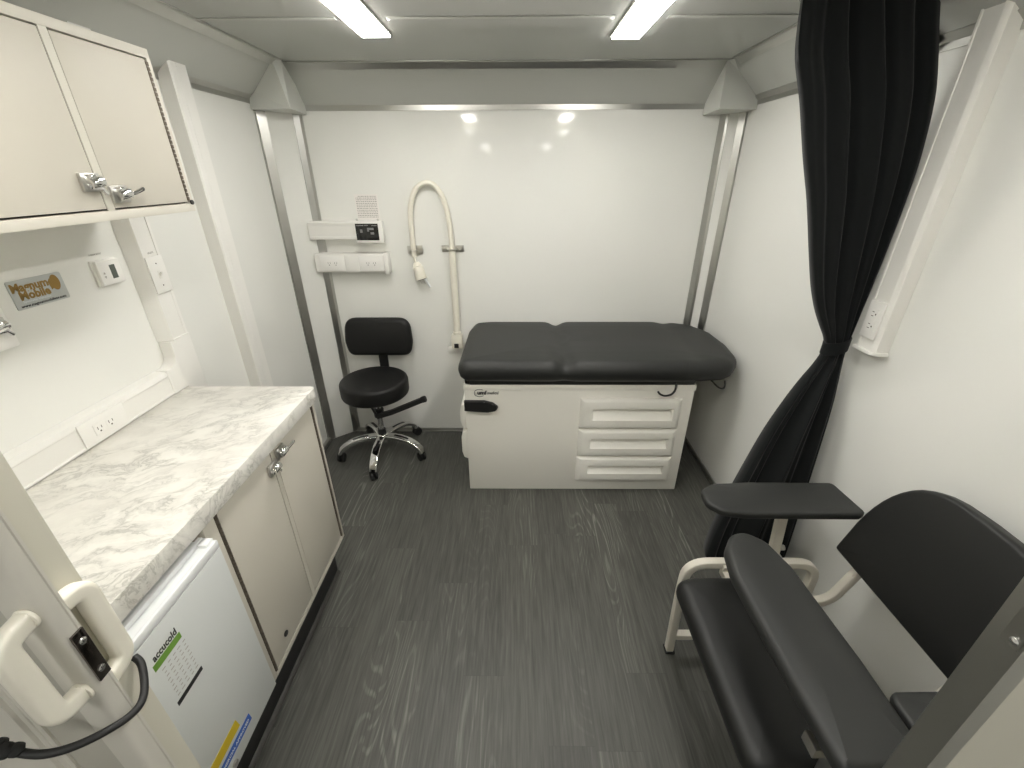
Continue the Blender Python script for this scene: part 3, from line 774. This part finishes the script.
def lever(b):
    sweep(b, [(sx+.0,sy-.035,.310),(sx+.10,sy-.055,.352),(sx+.20,sy-.07,.402),(sx+.305,sy-.085,.455)], rect(.036,.028,.004), up=(0,0,1))
    cyl(b, (sx+.30,sy-.084,.453), (sx+.325,sy-.087,.463), .020, n=16, bev=.003)
    sweep(b, [(sx-.045,sy-.05,.445),(sx+.0,sy-.045,.315)], rect(.014,.012,.002), up=(0,1,0))
part('adjusting_lever', st, M['black'], lever)
part('column', st, M['chrome'], lambda b: cyl(b, (sx,sy,.20), (sx,sy,.437), .0165, n=20))
part('column_cover', st, M['black'], lambda b: cyl(b, (sx,sy,.13), (sx,sy,.20), .028, .024, n=22, bev=.002))
part('column_collar', st, M['black'], lambda b: cyl(b, (sx,sy,.290), (sx,sy,.345), .032, n=20, bev=.004))
part('hub', st, M['chrome'], lambda b: lathe(b, [(0,.105),(.036,.105),(.044,.112),(.046,.135),(.040,.158),(.030,.166),(0,.166)], (sx,sy,0), 28))
for k in range(5):
    a = math.radians(200 + 72*k); d = Vector((math.cos(a), math.sin(a), 0))
    c0 = Vector((sx,sy,0))
    def lg(b):
        P = smooth_path([c0+d*.030+Z*.146, c0+d*.12+Z*.150, c0+d*.20+Z*.134, c0+d*.258+Z*.098, c0+d*.276+Z*.066], 6)
        n = len(P)
        sweep(b, P, rect(.054,.028,.009), up=Z, scale=[1.0-.18*i/n for i in range(n)])
    L = part('leg', st, M['chrome'], lg)
    def slot(b):
        P = smooth_path([c0+d*.065+Z*.1612, c0+d*.12+Z*.1634, c0+d*.185+Z*.1536], 5)
        sweep(b, P, [(-.008,-.001),(.008,-.001),(.008,.0008),(-.008,.0008)], up=Z)
    part('groove', L, M['black'], slot)
    t = Vector((-d.y,d.x,0)); ca = random.uniform(0, 6.28); f = Vector((math.cos(ca),math.sin(ca),0)); s = Vector((-f.y,f.x,0))
    ce = c0 + d*.276
    def cast(b):
        cyl(b, ce+Z*.066, ce+Z*.052, .011, n=14)
        w = ce + f*.014 + Z*.0293
        for sg in (-1,1): cyl(b, w+s*(.007*sg), w+s*(.021*sg), .0290, n=24, bev=.004)
        cyl(b, w-s*.007, w+s*.007, .012, n=14)
        sweep(b, [ce+Z*.055, ce+f*.006+Z*.058, ce+f*.024+Z*.056, ce+f*.038+Z*.044], rect(.034,.006,.002), up=Z)
    part('caster', st, M['rubber'], cast)

# ------------------------------------------------------------------ curtain and its rod
RZ, RY = 2.130, 1.508
rd = thing('curtain_rod', 'dark curtain rod across the ceiling, its end bracket beside the curtain', 'curtain rod', (1.0,RY,RZ))
part('rod', rd, M['darksteel'], lambda b: cyl(b, (-1.165,RY,RZ), (1.030,RY,RZ), .012, n=20))
def brk(b):
    sweep(b, [(1.022,RY,RZ-.004),(1.060,RY,2.098),(1.120,RY,2.046),(1.178,RY,2.000)], rect(.040,.014,.004), up=(0,1,0))
    cyl(b, (1.150,RY,2.026), (1.136,RY,2.010), .024, n=20, bev=.003)
part('end_bracket', rd, M['black'], brk)
cu = thing('curtain', 'black floor-length curtain tied back against the right wall', 'curtain', (1.0,1.43,.15))
# rows: z, left x, right x, centre y, depth, fold amplitude
rows = [(2.108,.745,1.096,1.464,.044,.016),(2.04,.746,1.108,1.452,.052,.022),(1.96,.757,1.130,1.443,.060,.025),(1.86,.797,1.160,1.440,.062,.025),(1.72,.846,1.176,1.436,.064,.024),
        (1.60,.893,1.178,1.434,.064,.022),(1.45,.945,1.176,1.434,.062,.018),(1.34,.985,1.172,1.434,.062,.014),(1.26,1.022,1.168,1.434,.060,.010),(1.20,1.058,1.166,1.434,.056,.007),(1.155,1.084,1.164,1.432,.046,.004),
        (1.115,1.092,1.162,1.430,.042,.003),(1.06,1.076,1.164,1.428,.050,.005),(.99,1.040,1.166,1.422,.064,.009),(.90,1.000,1.168,1.415,.076,.013),(.78,.956,1.168,1.408,.086,.016),
        (.62,.912,1.168,1.400,.094,.019),(.46,.872,1.168,1.392,.100,.021),(.32,.842,1.168,1.385,.104,.022),(.20,.826,1.166,1.378,.104,.022),(.165,.832,1.162,1.376,.096,.020)]
def cloth_mesh(b, rows, nfold=5.2):
    NF, NB = 96, 40; V = []
    R2 = []
    for i in range(len(rows)-1):
        for k in range(4):
            t = k/4; p0 = rows[max(i-1,0)]; p1 = rows[i]; p2 = rows[i+1]; p3 = rows[min(i+2,len(rows)-1)]
            R2.append([.5*(2*p1[j]+(p2[j]-p0[j])*t+(2*p0[j]-5*p1[j]+4*p2[j]-p3[j])*t*t+(3*p1[j]-p0[j]-3*p2[j]+p3[j])*t**3) for j in range(6)])
    R2.append(list(rows[-1]))
    for z, x0, x1, yc, dp, am in R2:
        ring = []
        low = 1/(1+math.exp((z-1.11)/.02))          # below the tie the pleats merge into fewer, rounder ones
        for k in range(NF+1):
            s = k/NF
            e = min(1, 7*s, 7*(1-s))
            q = max(.001, s + .035*math.sin(5*s+1.7*z))
            up_ = .9*math.sin(2*PI*4.1*q**.82) + .55*math.sin(2*PI*7.3*q**.9+1.1) * (1-.65*s) + .35*math.sin(2*PI*2.2*q+.6)
            dn_ = 1.15*math.sin(2*PI*2.6*q+1.0) + .50*math.sin(2*PI*5.1*q+.4+1.3*z) + .22*math.sin(2*PI*9*q+4*z)
            f = up_*(1-low) + dn_*low
            ring.append((x0+(x1-x0)*s, yc - dp*.5*math.sin(PI*min(1,max(0,.08+.84*s)))**.5 - am*e*f, z + .004*e*math.sin(9*s)))
        for k in range(1, NB):
            s = 1-k/NB
            e = min(1, 6*s, 6*(1-s))
            ring.append((x0+(x1-x0)*s, yc + dp*.5*math.sin(PI*min(1,max(0,.08+.84*s)))**.5 + am*.5*e*math.sin(2*PI*5*s), z))
        V.append([b.verts.new(p) for p in ring])
    n = len(V[0])
    for A, B in zip(V, V[1:]):
        for j in range(n): b.faces.new([A[j],A[(j+1)%n],B[(j+1)%n],B[j]])
    b.faces.new(V[0][::-1]); b.faces.new(V[-1])
part('cloth', cu, M['cloth'], lambda b: cloth_mesh(b, rows), sharp=70)
def tie(b):
    pts = [(1.127+.040*math.cos(a), 1.430+.031*math.sin(a), 1.132+.012*math.cos(a)) for a in [2*PI*k/28 for k in range(28)]]
    sweep(b, pts, rect(.004,.044,.0015), up=Z, closed=True)
part('tieback', cu, M['cloth'], tie)
def grom(x):
    def f(b):
        pts = [(x+.004*math.cos(a), 1.508+.026*math.cos(a), 2.126+.026*math.sin(a)) for a in [2*PI*k/28 for k in range(28)]]
        sweep(b, pts, circ(.006,8), up=X, closed=True)
    return f
for x in (.778,.985): part('grommet', cu, M['chrome'], grom(x))

# ------------------------------------------------------------------ right wall raceway
rr = thing('power_raceway', 'white vertical raceway with an outlet on the right wall by the curtain', 'raceway', (XR,1.34,1.15))
WX = 1.142
def rrv(b):
    prism(b, [(XR-.0005,1.280),(1.150,1.286),(WX,1.297),(WX,1.302),(WX+.002,1.304),(WX+.002,1.354),(WX,1.356),(WX,1.362),(1.146,1.366),(XR-.0005,1.368)], 'z', 1.162, 2.10)
part('channel', rr, M['pvc'], rrv)
part('end_cap', rr, M['pvc2'], lambda b: prism(b, [(XR-.0005,1.275),(1.149,1.281),(1.137,1.294),(1.137,1.372),(XR-.0005,1.375)], 'z', 1.150, 1.1615, .001))
ro = part('outlet', rr, M['pvc2'], lambda b: (box(b, WX-.006, WX-.0002, 1.299, 1.360, 1.198, 1.316, .0015), box(b, WX-.008, WX-.006, 1.313, 1.346, 1.222, 1.292, .001)))
outlet_face(ro, (WX-.0081,1.3295,1.257), Z, Y, -X)

# ------------------------------------------------------------------ blood draw chair
ch = thing('blood_draw_chair', 'black padded blood draw chair with beige tube frame against the right wall', 'chair', (.75,.76,0))
yc = .763
FW = .027
def side(y, sgn):
    def f(b):
        pts = [(.600,y+.030*sgn,.001),(.576,y+.004*sgn,.36),(.574,y,.511),(1.006,y,.511),(1.010,y+.004*sgn,.36),(1.000,y+.030*sgn,.001)]
        sweep(b, fillet(pts, [0,.05,.10,.08,.05,0], 8), rect(FW,FW,.004), up=(0,1,0))
        sweep(b, [(.596,y+.022*sgn,.105),(1.000,y+.022*sgn,.105)], rect(FW,.024,.003), up=Z)
    return f
part('frame', ch, M['frame'], side(1.030,1), )
part('frame', ch, M['frame'], side(.440,-1))
def cross(b):
    for x, z in ((.70,.478),(.82,.478)): sweep(b, [(x,.440,z),(x,1.030,z)], rect(.026,.026,.003), up=Z)
    sweep(b, [(.70,1.010,.50),(.70,1.030,.505)], rect(.03,.03,.003), up=Z)
    sweep(b, [(.99,.430,.105),(.99,1.04,.105)], rect(.024,.024,.003), up=Z)
part('crossbar', ch, M['frame'], cross)
def foot(x, y):
    def f(b): box(b, x-.019, x+.019, y-.019, y+.019, .0005, .012, .004)
    return f
for x, y in ((.600,1.060),(1.000,1.060),(.600,.410),(1.000,.410)): part('foot', ch, M['rubber'], foot(x,y))
part('seat', ch, M['vinyl'], lambda b: pad(b, [(.512,yc-.292),(.514,yc+.204),(.570,yc+.222),(.852,yc+.222),(.852,yc-.292)], .064, .034, Matrix.Translation((0,0,.4515)), .006, [.045,.045,.05,.03,.03], 140))
def upr_(y):
    def f(b):
        P = fillet([(.80,y,.462),(.985,y,.462),(1.035,y,.60),(1.080,y,.74)], [0,.07,.05,0], 8)
        sweep(b, P, rect(.026,.024,.004), up=(0,1,0))
    return f
part('back_upright', ch, M['frame'], upr_(.925)); part('back_upright', ch, M['frame'], upr_(.600))
# backrest pad, flat below and arched above, leaning on the wall side
bo = [(-.238,0),(.238,0)]
for k in range(25):
    a = PI*k/24; c_, s_ = math.cos(a), math.sin(a)
    bo.append((.236*math.copysign(abs(c_)**(2/3.3), c_), .075+.272*abs(s_)**(2/2.1)))
ux = Vector((0,1,0)); uz = Vector((.26,0,1)).normalized()
part('backrest', ch, M['vinyl'], lambda b: pad(b, [(-u,v) for u,v in bo], .044, .012, frame_mtx((1.046,yc,.605), -ux, uz), .008, [.012,.012]+[.02]*25, 200, flat_bottom=False))
def post(b, x, y, dy):
    sweep(b, [(x,y,.500),(x,y+dy,.736)], rect(.030,.022,.003), up=(0,1,0))
a1 = part('armrest', ch, M['vinyl2'], lambda b: pad(b, [(.598,1.050),(.632,1.012),(.70,1.000),(1.040,.998),(1.064,1.010),(1.054,1.150),(.78,1.152),(.65,1.143),(.604,1.112)], .024, .010, Matrix.Translation((0,0,.731)), .005, [.03,.03,.05,.015,.012,.02,.05,.03,.03], 140))
part('arm_post', a1, M['frame'], lambda b: post(b, .858, 1.040, .030))
part('knob', a1, M['steel'], lambda b: (cyl(b, (.872,1.046,.566), (.888,1.046,.566), .009, n=14, bev=.002), box(b, .842, .874, 1.022, 1.058, .522, .548, .002)))
a2 = part('armrest', ch, M['vinyl2'], lambda b: pad(b, [(.752,.362),(1.05,.362),(1.062,.380),(1.062,.498),(1.04,.512),(.752,.506),(.738,.49),(.738,.378)], .024, .010, Matrix.Translation((0,0,.731)), .005, .015, 120))
part('arm_post', a2, M['frame'], lambda b: post(b, .858, .440, -.01))
fa = part('swing_arm', ch, M['vinyl2'], lambda b: pad(b, [(.560,.372),(.727,.372),(.731,.560),(.722,.80),(.700,.888),(.655,.926),(.610,.915),(.572,.862),(.556,.78),(.556,.56)], .038, .018, Matrix.Translation((0,0,.726)), .006, [.02,.02,.05,.08,.06,.05,.05,.06,.06,.05], 150))
def swb(b):
    box(b, .595, .665, .430, .470, .664, .7255, .002); box(b, .572, .596, .432, .468, .662, .690, .002)
    sweep(b, [(.64,.450,.664),(.64,.444,.52)], rect(.03,.03,.003), up=(0,1,0))
part('hinge_bracket', fa, M['steel'], swb)
part('hinge_bracket', fa, M['steel'], lambda b: box(b, .7345, .7365, .385, .44, .712, .742, .0005))

# ------------------------------------------------------------------ sliding door, handles, bungee
dr_ = thing('sliding_door', 'cream sliding door at the lower left with two pull handles', 'door', (-.75,.289,.01))
def stile(b):
    # lock stile: square back edge, small bead, rounded nose and front face
    pts = [(-.472,.300),(-.4722,.2975),(-.4734,.2965),(-.4734,.2885),(-.4750,.2835),(-.4785,.2805),(-.485,.2795),(-.5105,.2795),(-.512,.2815),(-.512,.300)]
    prism(b, pts, 'z', .012, 2.045)
part('stile', dr_, M['doorf'], stile)
def panel(b):
    pts = [(-.5121,.2875),(-.583,.2875),(-.583,.299),(-.5121,.299)]
    prism(b, pts, 'z', .03, 2.03)
part('panel', dr_, M['doorp'], panel)
def stile2(b):
    pts = [(-.5831,.300),(-.5831,.2845),(-.590,.2845),(-.591,.2835),(-.5975,.2835),(-.599,.2795),(-1.26,.2795),(-1.26,.300)]
    prism(b, pts, 'z', .012, 2.045)
part('leaf', dr_, M['doorf'], stile2)
def pull(z0, z1, x, y0, s):
    yo = y0 + s*.030
    def f(b):
        P = fillet([(x,y0,z1),(x,yo+s*.0,z1-.002),(x,yo,z1-.02),(x,yo,z0+.02),(x,yo,z0+.002),(x,y0,z0)], .014, 6)
        P = fillet([(x,y0,z1),(x,yo,z1-.004),(x,yo,z0+.004),(x,y0,z0)], [0,.022,.022,0], 8)
        sweep(b, P, rect(.022,.017,.006), up=X)
        for z in (z0,z1): cyl(b, (x,y0,z), (x,y0+s*.004,z), .0125, n=20, bev=.0015)
    return f
part('handle', dr_, M['cream'], pull(1.158, 1.283, -.487, .2797, -1))['label'] = 'near pull handle'
part('handle', dr_, M['cream'], pull(1.138, 1.268, -.488, .2998, 1))['label'] = 'far pull handle'
lp = part('latch_plate', dr_, M['darksteel'], lambda b: box(b, -.4722, -.4695, .2855, .2995, 1.164, 1.240, .0006))
def lsc(b):
    for z in (1.226,1.178): lathe(b, [(.0042,0),(.004,.001),(.002,.0018),(0,.002)], n=14, mtx=frame_mtx((-.4695,.2925,z), Y, Z))
part('screw', lp, M['chrome'], lsc)
bg = thing('bungee_cord', 'black elastic cord looped from the far door handle round the door edge', 'cord', (-.48,.25,1.11))
def bung(b):
    tube(b, [(-.493,.340,1.1205),(-.483,.3355,1.115),(-.472,.323,1.107),(-.4615,.306,1.100),(-.4585,.290,1.099),(-.464,.272,1.104),(-.485,.252,1.108),(-.508,.240,1.113),(-.528,.236,1.122),(-.56,.236,1.138)], .0044, 10, 6, up=Z)
part('cord', bg, M['rubber'], bung)
def knot(b):
    for c, r in (((-.533,.236,1.129),.0075),((-.540,.233,1.134),.0085),((-.547,.237,1.137),.007)):
        lathe(b, [(0,-r),(r*.7,-r*.7),(r,0),(r*.7,r*.7),(0,r)], o=c, n=12)
part('knot', bg, M['rubber'], knot)

# ------------------------------------------------------------------ world, camera, view
w = bpy.data.worlds.new('world'); SC.world = w; w.use_nodes = True
w.node_tree.nodes['Background'].inputs[0].default_value = (.6,.6,.58,1)
w.node_tree.nodes['Background'].inputs[1].default_value = .1
cd = bpy.data.cameras.new('camera'); cam = bpy.data.objects.new('camera', cd); C.objects.link(cam)
F, PITCH, YAW, ROLL = 430.0, .4557, .0096, .0035
cd.sensor_fit = 'HORIZONTAL'; cd.sensor_width = 36; cd.lens = 36*F/1024; cd.clip_start = .01; cd.clip_end = 50
cp, sp_ = math.cos(PITCH), math.sin(PITCH)
f = Vector((0,cp,-sp_)); d = Vector((0,-sp_,-cp)); x = Vector((1,0,0))
x2 = x*math.cos(ROLL) + d*math.sin(ROLL); d2 = d*math.cos(ROLL) - x*math.sin(ROLL)
mz = Matrix.Rotation(YAW, 3, 'Z')
x2, d2, f = mz@x2, mz@d2, mz@f
mw = Matrix((x2, -d2, -f)).transposed().to_4x4(); mw.translation = (0,0,1.68)
cam.matrix_world = mw
SC.camera = cam
SC.view_settings.view_transform = 'Standard'; SC.view_settings.look = 'None'
SC.view_settings.gamma = 1; SC.view_settings.use_curve_mapping = False
SC.view_settings.exposure = 0.20
SC.cycles.max_bounces = 14; SC.cycles.diffuse_bounces = 8; SC.cycles.glossy_bounces = 5
